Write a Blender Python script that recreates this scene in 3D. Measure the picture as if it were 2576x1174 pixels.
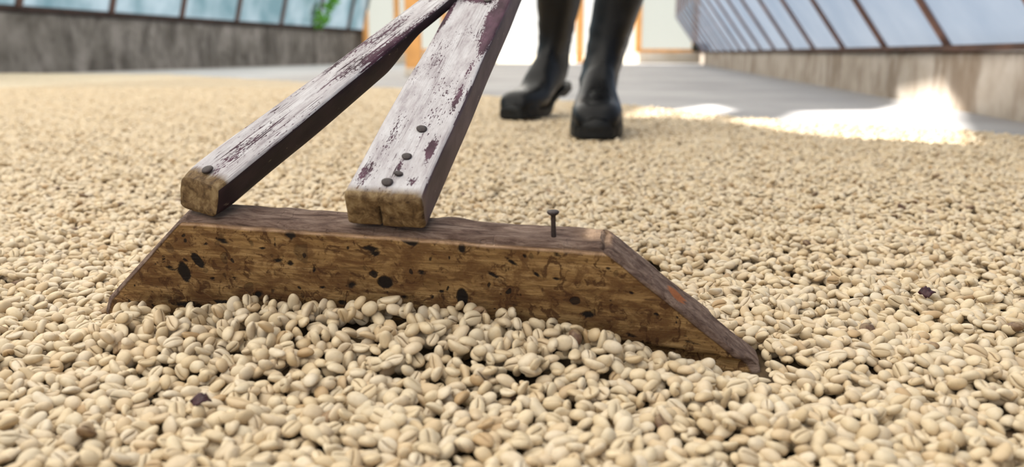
import bpy, bmesh, math, random
import numpy as np
from mathutils import Vector, Matrix, noise

R = math.radians
scene = bpy.context.scene
for o in list(bpy.data.objects):
    bpy.data.objects.remove(o, do_unlink=True)
COL = scene.collection
random.seed(7)
RNG = np.random.default_rng(11)

# ------------------------------------------------------------------ camera
CAM_H = 0.17
PITCH = math.atan((587 - 133) / 2200.0)
cam_d = bpy.data.cameras.new('camera')
cam = bpy.data.objects.new('camera', cam_d)
COL.objects.link(cam)
cam.location = (0, 0, CAM_H)
cam.rotation_euler = (R(90) - PITCH, 0, 0)
cam_d.sensor_width = 36.0
cam_d.sensor_fit = 'HORIZONTAL'
cam_d.lens = 36.0 * 2200 / 2576
cam_d.clip_start = 0.01
cam_d.clip_end = 300
cam_d.dof.use_dof = True
cam_d.dof.focus_distance = 0.59
cam_d.dof.aperture_fstop = 7.0
scene.camera = cam

# ------------------------------------------------------------------ sky, sun, exposure
world = bpy.data.worlds.new('world')
scene.world = world
world.use_nodes = True
wn = world.node_tree
wn.nodes.clear()
w_out = wn.nodes.new('ShaderNodeOutputWorld')
w_bg = wn.nodes.new('ShaderNodeBackground')
w_tc = wn.nodes.new('ShaderNodeTexCoord')
w_sep = wn.nodes.new('ShaderNodeSeparateXYZ')
w_rmp = wn.nodes.new('ShaderNodeValToRGB')
wn.links.new(w_tc.outputs['Generated'], w_sep.inputs[0])
wn.links.new(w_sep.outputs['Z'], w_rmp.inputs[0])
wn.links.new(w_rmp.outputs[0], w_bg.inputs[0])
wn.links.new(w_bg.outputs[0], w_out.inputs[0])
for e_, (p_, c_) in zip([w_rmp.color_ramp.elements[0], w_rmp.color_ramp.elements[1], w_rmp.color_ramp.elements.new(0.14)],
                        [(0.0, (1.5, 1.42, 1.28, 1)), (0.55, (0.36, 0.58, 0.92, 1)), (0.14, (0.86, 0.93, 1.0, 1))]):
    e_.position = p_
    e_.color = c_
w_bg.inputs[1].default_value = 0.5

SUN_EL = R(46)
SUN_H = Vector((0.70, -0.714))          # the way the light travels over the ground
sun_d = bpy.data.lights.new('sun', 'SUN')
sun_d.energy = 10.0
sun_d.angle = R(0.9)
sun_d.color = (1.0, 0.965, 0.90)
sun = bpy.data.objects.new('sun', sun_d)
COL.objects.link(sun)
sdir = Vector((SUN_H.x * math.cos(SUN_EL), SUN_H.y * math.cos(SUN_EL), -math.sin(SUN_EL)))
sun.rotation_euler = sdir.to_track_quat('-Z', 'Y').to_euler()
sun.location = (-6, 8, 9)

scene.view_settings.view_transform = 'Standard'
scene.view_settings.look = 'None'
scene.view_settings.gamma = 1.0
scene.view_settings.use_curve_mapping = False
scene.view_settings.exposure = 1.0
try:
    scene.cycles.max_bounces = 6
    scene.cycles.diffuse_bounces = 4
    scene.cycles.glossy_bounces = 2
    scene.cycles.transparent_max_bounces = 8
    scene.cycles.use_denoising = True
    scene.cycles.adaptive_threshold = 0.025
except Exception:
    pass

# ------------------------------------------------------------------ material helpers
class Mat:
    def __init__(self, name, rough=0.6, spec=0.4):
        self.m = bpy.data.materials.new(name)
        self.m.use_nodes = True
        self.t = self.m.node_tree
        self.b = self.t.nodes['Principled BSDF']
        self.b.inputs['Roughness'].default_value = rough
        self.b.inputs['Specular IOR Level'].default_value = spec
        self.tc = None
    def node(self, typ, **kw):
        n = self.t.nodes.new(typ)
        for k, v in kw.items():
            setattr(n, k, v)
        return n
    def link(self, a, b):
        self.t.links.new(a, b)
    def coord(self, scale=(1, 1, 1), rot=(0, 0, 0), loc=(0, 0, 0), kind='Object'):
        if self.tc is None:
            self.tc = self.node('ShaderNodeTexCoord')
        mp = self.node('ShaderNodeMapping')
        mp.inputs['Scale'].default_value = scale
        mp.inputs['Rotation'].default_value = rot
        mp.inputs['Location'].default_value = loc
        self.link(self.tc.outputs[kind], mp.inputs[0])
        return mp.outputs[0]
    def noise(self, vec, scale=5, detail=4, rough=0.55, dist=0.0):
        n = self.node('ShaderNodeTexNoise')
        n.inputs['Scale'].default_value = scale
        n.inputs['Detail'].default_value = detail
        n.inputs['Roughness'].default_value = rough
        n.inputs['Distortion'].default_value = dist
        self.link(vec, n.inputs['Vector'])
        return n.outputs['Fac']
    def voronoi(self, vec, scale=5, feature='F1', out='Distance', rand=1.0):
        n = self.node('ShaderNodeTexVoronoi', feature=feature)
        n.inputs['Scale'].default_value = scale
        n.inputs['Randomness'].default_value = rand
        self.link(vec, n.inputs['Vector'])
        return n.outputs[out]
    def ramp(self, fac, stops, interp='LINEAR'):
        n = self.node('ShaderNodeValToRGB')
        cr = n.color_ramp
        cr.interpolation = interp
        while len(cr.elements) < len(stops):
            cr.elements.new(0.5)
        for e, (p, c) in zip(cr.elements, stops):
            e.position = p
            e.color = (c, c, c, 1) if isinstance(c, (int, float)) else (*c, 1)
        self.link(fac, n.inputs[0])
        return n.outputs[0]
    def mix(self, fac, a, b, blend='MIX'):
        n = self.node('ShaderNodeMix', data_type='RGBA', blend_type=blend)
        for sock, v in ((n.inputs[0], fac), (n.inputs[6], a), (n.inputs[7], b)):
            if isinstance(v, (int, float)):
                sock.default_value = v
            elif isinstance(v, tuple):
                sock.default_value = (*v, 1)
            else:
                self.link(v, sock)
        return n.outputs[2]
    def math(self, op, a, b=0.0):
        n = self.node('ShaderNodeMath', operation=op)
        for sock, v in ((n.inputs[0], a), (n.inputs[1], b)):
            if isinstance(v, (int, float)):
                sock.default_value = v
            else:
                self.link(v, sock)
        return n.outputs[0]
    def base(self, c):
        if isinstance(c, tuple):
            self.b.inputs['Base Color'].default_value = (*c, 1)
        else:
            self.link(c, self.b.inputs['Base Color'])
    def bump(self, h, strength=0.3, dist=0.001):
        n = self.node('ShaderNodeBump')
        n.inputs['Strength'].default_value = strength
        n.inputs['Distance'].default_value = dist
        self.link(h, n.inputs['Height'])
        self.link(n.outputs[0], self.b.inputs['Normal'])

MATS = {}
def plain(name, col, rough=0.6, spec=0.4, var=0.25, scale=20):
    if name in MATS:
        return MATS[name]
    M = Mat(name, rough, spec)
    v = M.coord()
    n = M.noise(v, scale, 4)
    d = tuple(c * (1 - var) for c in col)
    u = tuple(min(1, c * (1 + var)) for c in col)
    M.base(M.ramp(n, [(0.3, d), (0.7, u)]))
    MATS[name] = M.m
    return M.m

# ---- coffee bean
M = Mat('bean_skin', 0.5, 0.35)
oi = M.node('ShaderNodeObjectInfo')
c = M.ramp(oi.outputs['Random'], [(0.0, (0.546, 0.414, 0.253)), (0.16, (0.634, 0.506, 0.333)), (0.34, (0.592, 0.494, 0.352)),
                                  (0.5, (0.668, 0.535, 0.352)), (0.66, (0.634, 0.535, 0.400)), (0.82, (0.570, 0.425, 0.260)),
                                  (0.95, (0.655, 0.553, 0.413)), (0.988, (0.437, 0.288, 0.146)), (0.997, (0.10, 0.05, 0.03))])
v = M.coord()
n1 = M.noise(v, 260, 2)
c = M.mix(M.ramp(n1, [(0.45, 0.0), (0.75, 0.5)]), c, (0.47, 0.35, 0.20))
at = M.node('ShaderNodeAttribute', attribute_name='crease')
hsh = M.math('FRACT', M.math('MULTIPLY', oi.outputs['Random'], 37.7))
cf = M.math('MULTIPLY', at.outputs['Fac'], M.math('ADD', M.math('MULTIPLY', hsh, 0.75), 0.2))
c = M.mix(cf, c, (0.13, 0.065, 0.03))
M.base(c)
M.b.inputs['Subsurface Weight'].default_value = 0.0
BEAN = M.m

# ---- the bean layer far away, where single beans can no longer be told apart
M = Mat('bean_layer', 0.6, 0.3)
v = M.coord((1, 1, 1))
vc = M.voronoi(v, 118, 'F1', 'Color')
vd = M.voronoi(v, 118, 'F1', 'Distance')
sepc = M.node('ShaderNodeSeparateColor')
M.link(vc, sepc.inputs[0])
c = M.ramp(sepc.outputs[0], [(0.0, (0.525, 0.403, 0.247)), (0.3, (0.602, 0.482, 0.320)), (0.6, (0.623, 0.501, 0.333)),
                             (0.9, (0.602, 0.506, 0.374)), (0.97, (0.394, 0.264, 0.146))])
c = M.mix(M.ramp(vd, [(0.42, 0.0), (0.75, 0.5)]), c, (0.14, 0.09, 0.045))  # dark cell rims: shade between the beans, painted into the colour
M.base(c)
M.bump(M.math('SUBTRACT', 1.0, vd), 0.9, 0.009)
BEANLAYER = M.m
BEDDARK = plain('dark_bed', (0.075, 0.05, 0.028), 0.9, 0.1, 0.4, 60)  # dark underlayer; its colour also holds the shade of the bean gaps

# ---- rake blade wood (object axes: x along the blade, y thickness, z height)
M = Mat('blade_wood', 0.7, 0.22)
v = M.coord((1, 1, 9))
grain = M.noise(v, 22, 10, 0.68, 0.5)
gfine = M.noise(M.coord((1, 1, 16)), 60, 6, 0.7, 0.2)
c = M.ramp(grain, [(0.30, (0.10, 0.050, 0.018)), (0.43, (0.26, 0.150, 0.058)), (0.55, (0.39, 0.240, 0.098)), (0.66, (0.47, 0.305, 0.140)), (0.8, (0.56, 0.39, 0.21))])
c = M.mix(M.ramp(gfine, [(0.42, 0.6), (0.52, 0.0)]), c, (0.20, 0.105, 0.040))
v2 = M.coord((1, 1, 1))
blot = M.noise(M.coord((1, 1, 1.6)), 42, 8, 0.7, 0.6)
c = M.mix(M.ramp(blot, [(0.47, 0.0), (0.53, 0.6), (0.64, 0.9)]), c, (0.120, 0.052, 0.018))
v3 = M.coord((1.0, 1, 0.8), rot=(0, R(35), 0))
fine = M.noise(v3, 120, 7, 0.68, 1.2)
c = M.mix(M.ramp(fine, [(0.55, 0.0), (0.60, 0.85)]), c, (0.075, 0.031, 0.011))
scr = M.noise(M.coord((0.06, 1, 1), rot=(0, R(-52), 0)), 260, 3, 0.6, 0.2)
c = M.mix(M.math('MULTIPLY', M.ramp(scr, [(0.66, 0.0), (0.70, 0.7)]), M.ramp(blot, [(0.45, 0.2), (0.55, 1.0)])), c, (0.07, 0.03, 0.012))
pale = M.noise(M.coord((1, 1, 2.2), loc=(4, 2, 1)), 75, 6, 0.65, 0.8)
c = M.mix(M.ramp(pale, [(0.62, 0.0), (0.70, 0.6)]), c, (0.43, 0.28, 0.13))
vs = M.coord((1.0, 0.001, 0.75), rot=(0, R(12), 0))
wob = M.noise(v2, 60, 2)
vadd = M.node('ShaderNodeVectorMath', operation='MULTIPLY_ADD')
M.link(wob, vadd.inputs[0]); vadd.inputs[1].default_value = (0.012, 0, 0.012); M.link(vs, vadd.inputs[2])
sfs = []
for sc_, k_, pw in ((48, 0.36, 2.6), (95, 0.34, 2.2), (190, 0.30, 1.8)):
    spot = M.voronoi(vadd.outputs[0], sc_, 'F1', 'Distance')
    spc = M.voronoi(vadd.outputs[0], sc_, 'F1', 'Color')
    sepc = M.node('ShaderNodeSeparateColor'); M.link(spc, sepc.inputs[0])
    rad = M.math('MULTIPLY', M.math('POWER', sepc.outputs[0], pw), k_)
    dif = M.math('SUBTRACT', rad, spot)
    g_ = M.ramp(dif, [(0.0, 0.0), (0.05, 1.0)])
    sfs.append(M.math('MULTIPLY', g_, M.math('ADD', M.math('MULTIPLY', sepc.outputs[1], 0.6), 0.35)))
sf = M.math('MAXIMUM', M.math('MAXIMUM', sfs[0], sfs[1]), sfs[2])
big = M.node('ShaderNodeAttribute', attribute_name='knot')
sf = M.math('MAXIMUM', sf, M.ramp(M.math('ADD', big.outputs['Fac'], M.math('MULTIPLY', M.math('SUBTRACT', fine, 0.5), 0.5)), [(0.45, 0.0), (0.6, 1.0)]))
c = M.mix(sf, c, (0.012, 0.007, 0.005))
lip = M.node('ShaderNodeAttribute', attribute_name='lip')
c = M.mix(M.math('MULTIPLY', lip.outputs['Fac'], M.ramp(blot, [(0.4, 1.0), (0.65, 0.35)])), c, (0.72, 0.50, 0.35))
# weathered grey-brown wherever the surface looks along the wood's own top and end faces
geo = M.node('ShaderNodeNewGeometry')
at = M.node('ShaderNodeAttribute', attribute_name='weather')
wn1 = M.noise(M.coord((0.8, 4, 2.5)), 62, 9, 0.72, 0.6)
wc = M.ramp(wn1, [(0.30, (0.040, 0.020, 0.015)), (0.44, (0.125, 0.076, 0.058)), (0.56, (0.22, 0.148, 0.115)), (0.74, (0.38, 0.29, 0.23))])
wr = M.noise(M.coord((1, 1, 1), loc=(2, 7, 3)), 55, 3, 0.5)
wc = M.mix(M.ramp(wr, [(0.70, 0.0), (0.76, 0.8)]), wc, (0.26, 0.085, 0.03))
c = M.mix(at.outputs['Fac'], c, wc)
rust = M.node('ShaderNodeAttribute', attribute_name='rust')
c = M.mix(M.ramp(M.math('ADD', rust.outputs['Fac'], M.math('MULTIPLY', M.math('SUBTRACT', wn1, 0.5), 1.2)), [(0.4, 0.0), (0.6, 0.9)]), c, (0.36, 0.115, 0.035))
M.base(c)
hsum = M.math('ADD', M.math('ADD', M.math('MULTIPLY', grain, 0.8), M.math('MULTIPLY', gfine, 0.35)), M.math('ADD', M.math('MULTIPLY', fine, -0.6), M.math('MULTIPLY', wn1, M.math('MULTIPLY', at.outputs['Fac'], 1.2))))
hsum = M.math('SUBTRACT', hsum, M.math('MULTIPLY', sf, 0.6))
M.bump(hsum, 0.8, 0.0030)
BLADE = M.m

# ---- worn white paint on plum undercoat (object y runs along the stick)
def paint(name, fine_t, streak_t, crack_k):
    M = Mat(name, 0.7, 0.2)
    fine = M.noise(M.coord((1, 0.30, 1)), 900, 5, 0.65)
    speck = M.noise(M.coord((1, 0.6, 1)), 1500, 3, 0.6)
    streak = M.noise(M.coord((1, 0.035, 1)), 620, 5, 0.65)
    area = M.noise(M.coord((1, 0.35, 1)), 60, 4, 0.6)
    am = M.math('MULTIPLY', M.math('SUBTRACT', area, 0.5), 0.50)
    at2 = M.node('ShaderNodeAttribute', attribute_name='chip')
    extra = M.math('ADD', am, M.math('MULTIPLY', at2.outputs['Fac'], 0.40))
    c1 = M.ramp(M.math('ADD', fine, extra), [(fine_t, 0.0), (fine_t + 0.025, 1.0)])
    c2 = M.ramp(M.math('ADD', streak, M.math('MULTIPLY', extra, 0.8)), [(streak_t, 0.0), (streak_t + 0.03, 1.0)])
    c3 = M.ramp(M.math('ADD', speck, M.math('MULTIPLY', extra, 0.5)), [(0.68, 0.0), (0.72, 0.8)])
    chip = M.math('MAXIMUM', M.math('MAXIMUM', c1, c2), c3)
    white = M.ramp(M.noise(M.coord((1, 0.22, 1)), 150, 7, 0.68), [(0.28, (0.26, 0.225, 0.24)), (0.45, (0.415, 0.385, 0.395)), (0.6, (0.51, 0.49, 0.50)), (0.75, (0.56, 0.55, 0.56))])
    grain = M.noise(M.coord((1, 0.012, 1)), 800, 4, 0.7)
    white = M.mix(M.ramp(grain, [(0.56, 0.0), (0.66, crack_k)]), white, (0.11, 0.075, 0.085))
    under = M.ramp(M.noise(M.coord((1, 0.4, 1), loc=(3, 1, 2)), 90, 4), [(0.35, (0.030, 0.011, 0.018)), (0.7, (0.105, 0.046, 0.072))])
    at = M.node('ShaderNodeAttribute', attribute_name='bare')
    c = M.mix(chip, white, under)
    raw = M.ramp(M.noise(M.coord((1, 0.6, 1)), 150, 8, 0.68, 0.5), [(0.32, (0.03, 0.016, 0.008)), (0.46, (0.12, 0.072, 0.032)), (0.6, (0.22, 0.15, 0.075)), (0.75, (0.32, 0.235, 0.13))])
    crk = M.node('ShaderNodeAttribute', attribute_name='crack')
    raw = M.mix(crk.outputs['Fac'], raw, (0.008, 0.005, 0.004))
    c = M.mix(at.outputs['Fac'], c, raw)
    M.base(c)
    M.bump(M.math('SUBTRACT', M.math('ADD', M.math('MULTIPLY', streak, 0.7), M.math('MULTIPLY', grain, -0.6)), chip), 0.5, 0.0008)
    return M.m
PAINT_MAIN = paint('worn_white_paint', 0.645, 0.675, 0.40)
PAINT_BRACE = paint('cracked_white_paint', 0.65, 0.62, 0.85)

M = Mat('plum_paint', 0.55, 0.35)
v = M.coord((1, 0.25, 1))
a = M.noise(v, 210, 6, 0.65)
c = M.ramp(M.noise(M.coord((1, .5, 1)), 60, 3), [(0.35, (0.040, 0.017, 0.022)), (0.7, (0.105, 0.062, 0.070))])
c = M.mix(M.ramp(a, [(0.66, 0.0), (0.70, 0.8)]), c, (0.34, 0.26, 0.21))
at = M.node('ShaderNodeAttribute', attribute_name='bare')
c = M.mix(M.math('MULTIPLY', at.outputs['Fac'], 0.55), c, (0.24, 0.16, 0.10))
M.base(c)
M.bump(a, 0.3, 0.0008)
PLUM = M.m
M = Mat('dark_plum_paint', 0.6, 0.3)
a = M.noise(M.coord((1, 0.3, 1)), 230, 6, 0.65)
c = M.ramp(M.noise(M.coord((1, .5, 1)), 60, 3), [(0.35, (0.014, 0.007, 0.008)), (0.7, (0.034, 0.016, 0.020))])
c = M.mix(M.ramp(a, [(0.67, 0.0), (0.71, 0.75)]), c, (0.30, 0.24, 0.17))
M.base(c)
M.bump(a, 0.3, 0.0008)
DARKPLUM = M.m

NAIL = plain('rusty_iron', (0.030, 0.019, 0.018), 0.6, 0.4, 0.6, 600)
for n in bpy.data.materials['rusty_iron'].node_tree.nodes:
    if n.type == 'BSDF_PRINCIPLED':
        n.inputs['Metallic'].default_value = 0.0

# ---- concrete, wall render, wood
def concrete(name, cols, scale=3.0, streak=None, rough=0.75):
    M = Mat(name, rough, 0.3)
    v = M.coord()
    a = M.noise(v, scale, 8, 0.6, 0.2)
    c = M.ramp(a, [(0.3, cols[0]), (0.5, cols[1]), (0.72, cols[2])])
    if streak:
        s = M.noise(M.coord((1, 1, streak[1])), streak[2], 5, 0.6, 0.3)
        c = M.mix(M.ramp(s, [(0.5, 0.0), (0.66, streak[3])]), c, streak[0])
        s2 = M.noise(M.coord((1, 1, 0.7)), streak[2] * 1.8, 4, 0.55, 0.6)
        c = M.mix(M.ramp(s2, [(0.56, 0.0), (0.68, streak[3] * 0.8)]), c, streak[0])
    M.base(c)
    M.bump(M.noise(v, scale * 12, 5), 0.25, 0.004)
    return M.m
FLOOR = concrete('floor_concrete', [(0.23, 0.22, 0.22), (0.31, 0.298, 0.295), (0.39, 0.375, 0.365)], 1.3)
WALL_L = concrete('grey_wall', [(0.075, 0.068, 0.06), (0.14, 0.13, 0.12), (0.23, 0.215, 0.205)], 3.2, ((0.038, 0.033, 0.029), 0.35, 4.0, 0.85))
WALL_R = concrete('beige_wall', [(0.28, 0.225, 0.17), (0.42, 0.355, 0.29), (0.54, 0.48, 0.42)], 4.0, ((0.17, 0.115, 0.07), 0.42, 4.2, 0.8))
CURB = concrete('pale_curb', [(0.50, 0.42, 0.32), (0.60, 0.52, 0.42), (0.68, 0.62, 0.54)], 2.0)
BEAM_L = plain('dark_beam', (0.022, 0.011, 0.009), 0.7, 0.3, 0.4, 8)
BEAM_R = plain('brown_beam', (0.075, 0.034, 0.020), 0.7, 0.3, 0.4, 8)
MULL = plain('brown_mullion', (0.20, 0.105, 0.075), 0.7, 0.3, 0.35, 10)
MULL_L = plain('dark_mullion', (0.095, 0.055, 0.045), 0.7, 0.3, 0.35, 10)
LUMBER = plain('orange_lumber', (0.72, 0.36, 0.12), 0.65, 0.3, 0.18, 6)
GROUND = plain('outside_earth', (0.48, 0.42, 0.32), 0.9, 0.2, 0.2, 1.2)

def sheet(name, tint, trans, milk, gloss=0.06, var=None):
    m = bpy.data.materials.new(name)
    m.use_nodes = True
    t = m.node_tree
    t.nodes.clear()
    out = t.nodes.new('ShaderNodeOutputMaterial')
    tr = t.nodes.new('ShaderNodeBsdfTransparent'); tr.inputs[0].default_value = (*tint, 1)
    tl = t.nodes.new('ShaderNodeBsdfTranslucent')
    df = t.nodes.new('ShaderNodeBsdfDiffuse')
    gl = t.nodes.new('ShaderNodeBsdfGlossy'); gl.inputs['Roughness'].default_value = 0.15
    tc = t.nodes.new('ShaderNodeTexCoord')
    nz = t.nodes.new('ShaderNodeTexNoise'); nz.inputs['Scale'].default_value = 1.9; nz.inputs['Detail'].default_value = 4
    t.links.new(tc.outputs['Object'], nz.inputs['Vector'])
    rp = t.nodes.new('ShaderNodeValToRGB')
    var = var or (milk, milk)
    rp.color_ramp.elements[0].position = 0.35; rp.color_ramp.elements[0].color = (*var[0], 1)
    rp.color_ramp.elements[1].position = 0.65; rp.color_ramp.elements[1].color = (*var[1], 1)
    t.links.new(nz.outputs['Fac'], rp.inputs[0])
    t.links.new(rp.outputs[0], tl.inputs[0]); t.links.new(rp.outputs[0], df.inputs[0])
    m1 = t.nodes.new('ShaderNodeMixShader'); m1.inputs[0].default_value = 0.25
    t.links.new(tl.outputs[0], m1.inputs[1]); t.links.new(df.outputs[0], m1.inputs[2])
    m2 = t.nodes.new('ShaderNodeMixShader'); m2.inputs[0].default_value = trans
    t.links.new(m1.outputs[0], m2.inputs[1]); t.links.new(tr.outputs[0], m2.inputs[2])
    m3 = t.nodes.new('ShaderNodeMixShader'); m3.inputs[0].default_value = gloss
    t.links.new(m2.outputs[0], m3.inputs[1]); t.links.new(gl.outputs[0], m3.inputs[2])
    t.links.new(m3.outputs[0], out.inputs[0])
    return m
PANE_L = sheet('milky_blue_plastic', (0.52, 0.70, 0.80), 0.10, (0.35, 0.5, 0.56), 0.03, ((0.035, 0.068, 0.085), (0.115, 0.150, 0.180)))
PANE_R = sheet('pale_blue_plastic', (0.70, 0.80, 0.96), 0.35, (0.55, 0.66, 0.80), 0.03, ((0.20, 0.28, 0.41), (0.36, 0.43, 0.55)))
PANE_E = sheet('grey_white_plastic', (0.8, 0.85, 0.85), 0.08, (0.20, 0.215, 0.21), 0.02)
FILM = sheet('roof_film', (1, 1, 1), 0.0, (0.63, 0.62, 0.595), 0.0)

RUBBER = None
M = Mat('black_rubber', 0.32, 0.22)
dn = M.noise(M.coord(), 16, 5, 0.6)
M.base(M.ramp(dn, [(0.4, (0.004, 0.004, 0.0045)), (0.62, (0.007, 0.007, 0.008)), (0.85, (0.022, 0.021, 0.020))]))
M.link(M.ramp(dn, [(0.35, 0.26), (0.75, 0.5)]), M.b.inputs['Roughness'])
RUBBER = M.m
SOLE = plain('sole_rubber', (0.005, 0.005, 0.005), 0.5, 0.3, 0.4, 30)

# ------------------------------------------------------------------ object helpers
def link(o, parent=None):
    COL.objects.link(o)
    if parent is not None:
        o.parent = parent
    return o
def mesh_obj(name, verts, faces, mats, parent=None, smooth=True, mat_idx=None):
    me = bpy.data.meshes.new(name)
    me.from_pydata([tuple(v) for v in verts], [], faces)
    for m in (mats if isinstance(mats, (list, tuple)) else [mats]):
        me.materials.append(m)
    if mat_idx is not None:
        me.polygons.foreach_set('material_index', mat_idx)
    me.polygons.foreach_set('use_smooth', [smooth] * len(me.polygons))
    me.update()
    return link(bpy.data.objects.new(name, me), parent)
def empty(name, loc=(0, 0, 0), parent=None):
    o = bpy.data.objects.new(name, None)
    o.location = loc
    o.empty_display_size = 0.05
    return link(o, parent)
def tag(o, label=None, cat=None, group=None, kind=None):
    if label: o['label'] = label
    if cat: o['category'] = cat
    if group: o['group'] = group
    if kind: o['kind'] = kind
    return o
def attr(o, name, vals):
    a = o.data.attributes.new(name, 'FLOAT', 'POINT')
    a.data.foreach_set('value', np.asarray(vals, dtype=np.float32))

def grid_box(nx, ny, nz, dims, r=0.002):
    """closed box of dims centred on the origin, edges rounded by r, with nx*ny*nz divisions; returns verts, quads"""
    def axis(n, L):
        if n < 4:
            return np.linspace(-L / 2, L / 2, n + 1)
        inner = np.linspace(-L / 2 + r, L / 2 - r, n - 3)
        return np.concatenate([[-L / 2, -L / 2 + r * 0.4], inner, [L / 2 - r * 0.4, L / 2]])
    xs, ys, zs = axis(nx, dims[0]), axis(ny, dims[1]), axis(nz, dims[2])
    nx, ny, nz = len(xs) - 1, len(ys) - 1, len(zs) - 1
    idx, verts, faces = {}, [], []
    half = np.array(dims) / 2
    def vid(i, j, k):
        key = (i, j, k)
        if key not in idx:
            p = np.array([xs[i], ys[j], zs[k]])
            q = np.clip(p, -half + r, half - r)
            d = p - q
            n = np.linalg.norm(d)
            if n > 1e-9 and (abs(d) > 1e-9).sum() > 1:
                p = q + d / n * r
            idx[key] = len(verts)
            verts.append(p)
        return idx[key]
    for i in range(nx):
        for j in range(ny):
            faces.append((vid(i, j, 0), vid(i, j + 1, 0), vid(i + 1, j + 1, 0), vid(i + 1, j, 0)))
            faces.append((vid(i, j, nz), vid(i + 1, j, nz), vid(i + 1, j + 1, nz), vid(i, j + 1, nz)))
    for i in range(nx):
        for k in range(nz):
            faces.append((vid(i, 0, k), vid(i + 1, 0, k), vid(i + 1, 0, k + 1), vid(i, 0, k + 1)))
            faces.append((vid(i, ny, k), vid(i, ny, k + 1), vid(i + 1, ny, k + 1), vid(i + 1, ny, k)))
    for j in range(ny):
        for k in range(nz):
            faces.append((vid(0, j, k), vid(0, j, k + 1), vid(0, j + 1, k + 1), vid(0, j + 1, k)))
            faces.append((vid(nx, j, k), vid(nx, j + 1, k), vid(nx, j + 1, k + 1), vid(nx, j, k + 1)))
    return np.array(verts), faces

def bar(name, a, b, w, h, mat, parent=None, up=(0, 0, 1), r=0.004, rough=0.0, nl=4):
    """a squared timber from a to b, w wide, h deep (along up)"""
    a, b = Vector(a), Vector(b)
    d = b - a
    L = d.length
    d.normalize()
    e = d.cross(Vector(up)).normalized()
    n = e.cross(d)
    v, f = grid_box(4, max(nl, 4), 4, (w, L, h), r)
    if rough:
        for p in v:
            q = Vector((p[0] * 6, p[1] * 2, p[2] * 6)) + a * 3
            s = noise.noise(q * 3) * rough
            p[0] += s
            p[2] += noise.noise(q * 3 + Vector((9, 2, 5))) * rough
    o = mesh_obj(name, v, f, mat, parent, smooth=False)
    M4 = Matrix((e, d, n)).transposed().to_4x4()
    M4.translation = (a + b) / 2
    if parent is not None:
        M4.translation -= parent.location
    o.matrix_local = M4
    return o

# ------------------------------------------------------------------ the setting
FZ = -0.024                                  # concrete level; the bean surface is at 0
def xr(y): return 1.10 + 0.143 * y           # foot of the right wall
def xl(y): return -6.29 + 0.20 * y           # foot of the left wall
Y0, Y1 = -5.0, 17.2
SILL_R, SILL_L = 0.176, 0.545
CEIL = 2.75

f = mesh_obj('floor', [(xl(Y0), Y0, FZ), (xr(Y0), Y0, FZ), (xr(Y1), Y1, FZ), (xl(Y1), Y1, FZ)], [(0, 1, 2, 3)], FLOOR)
tag(f, 'grey concrete floor of the drying house', 'floor', kind='structure')
g = mesh_obj('ground_outside', [(-60, -40, -0.06), (60, -40, -0.06), (60, 120, -0.06), (-60, 120, -0.06)], [(0, 1, 2, 3)], GROUND)
tag(g, 'pale sunlit earth outside the drying house', 'ground', kind='structure')

def wall(name, fx, out, h, thick, mat, label, y0=Y0, y1=Y1):
    vs, fs = [], []
    n = 60
    prof = [(0, FZ), (0, h - 0.01), (0.01, h), (thick, h), (thick, FZ - 0.03)]
    for i in range(n + 1):
        y = y0 + (y1 - y0) * i / n
        for j, (o_, z) in enumerate(prof):
            dx = o_ * out + (noise.noise(Vector((y * 1.7, z * 5, 3))) * 0.006 if j in (0, 1) else 0)
            vs.append((fx(y) + dx, y, z))
    m = len(prof)
    for i in range(n):
        for j in range(m - 1):
            fs.append((i * m + j, (i + 1) * m + j, (i + 1) * m + j + 1, i * m + j + 1))
    fs.append(tuple(range(m))); fs.append(tuple(n * m + j for j in range(m)))
    o = mesh_obj(name, vs, fs, mat, smooth=False)
    return tag(o, label, 'wall', kind='structure')
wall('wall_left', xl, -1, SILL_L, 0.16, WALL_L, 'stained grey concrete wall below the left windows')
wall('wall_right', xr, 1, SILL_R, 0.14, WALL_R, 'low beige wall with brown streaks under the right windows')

# glazing: sloping frames of plastic panes over each wall
def glazing(name, fx, inward, prof, ys, sill_h, beam, mull, pane, mw, label):
    root = empty(name, (0, 0, 0))
    tag(root, label, 'window', kind='structure')
    b = bar('sill_beam', (fx(Y0) - inward * 0.03, Y0, sill_h[0] + sill_h[1] / 2), (fx(Y1) - inward * 0.03, Y1, sill_h[0] + sill_h[1] / 2), 0.11, sill_h[1], beam, root, r=0.003, rough=0.002, nl=40)
    for y in ys:
        for (o0, z0), (o1, z1) in zip(prof[:-1], prof[1:]):
            bar('mullion', (fx(y) + inward * o0, y, z0), (fx(y) + inward * o1, y, z1), mw, mw * 0.85, mull, root, up=(-inward, 0, 0.3), r=0.003)
    e = [Y0] + list(ys) + [Y1]
    for ya, yb in zip(e[:-1], e[1:]):
        for (o0, z0), (o1, z1) in zip(prof[:-1], prof[1:]):
            q = []
            for dx in (0.008, 0.014):
                q += [(fx(ya) + inward * (o0 - dx), ya, z0), (fx(yb) + inward * (o0 - dx), yb, z0),
                      (fx(yb) + inward * (o1 - dx), yb, z1), (fx(ya) + inward * (o1 - dx), ya, z1)]
            mesh_obj('pane', q[:4], [(0, 1, 2, 3)], pane, root, smooth=False)
    return root
ys_r = [3.24 + 0.83 * k for k in range(-7, 17)]
ys_l = [8.39 + 1.33 * k for k in range(-8, 7)]
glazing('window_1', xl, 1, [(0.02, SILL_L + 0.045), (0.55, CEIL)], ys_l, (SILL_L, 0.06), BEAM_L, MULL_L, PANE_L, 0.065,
        'milky blue plastic window panes between dark brown bars above the grey wall')
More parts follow.
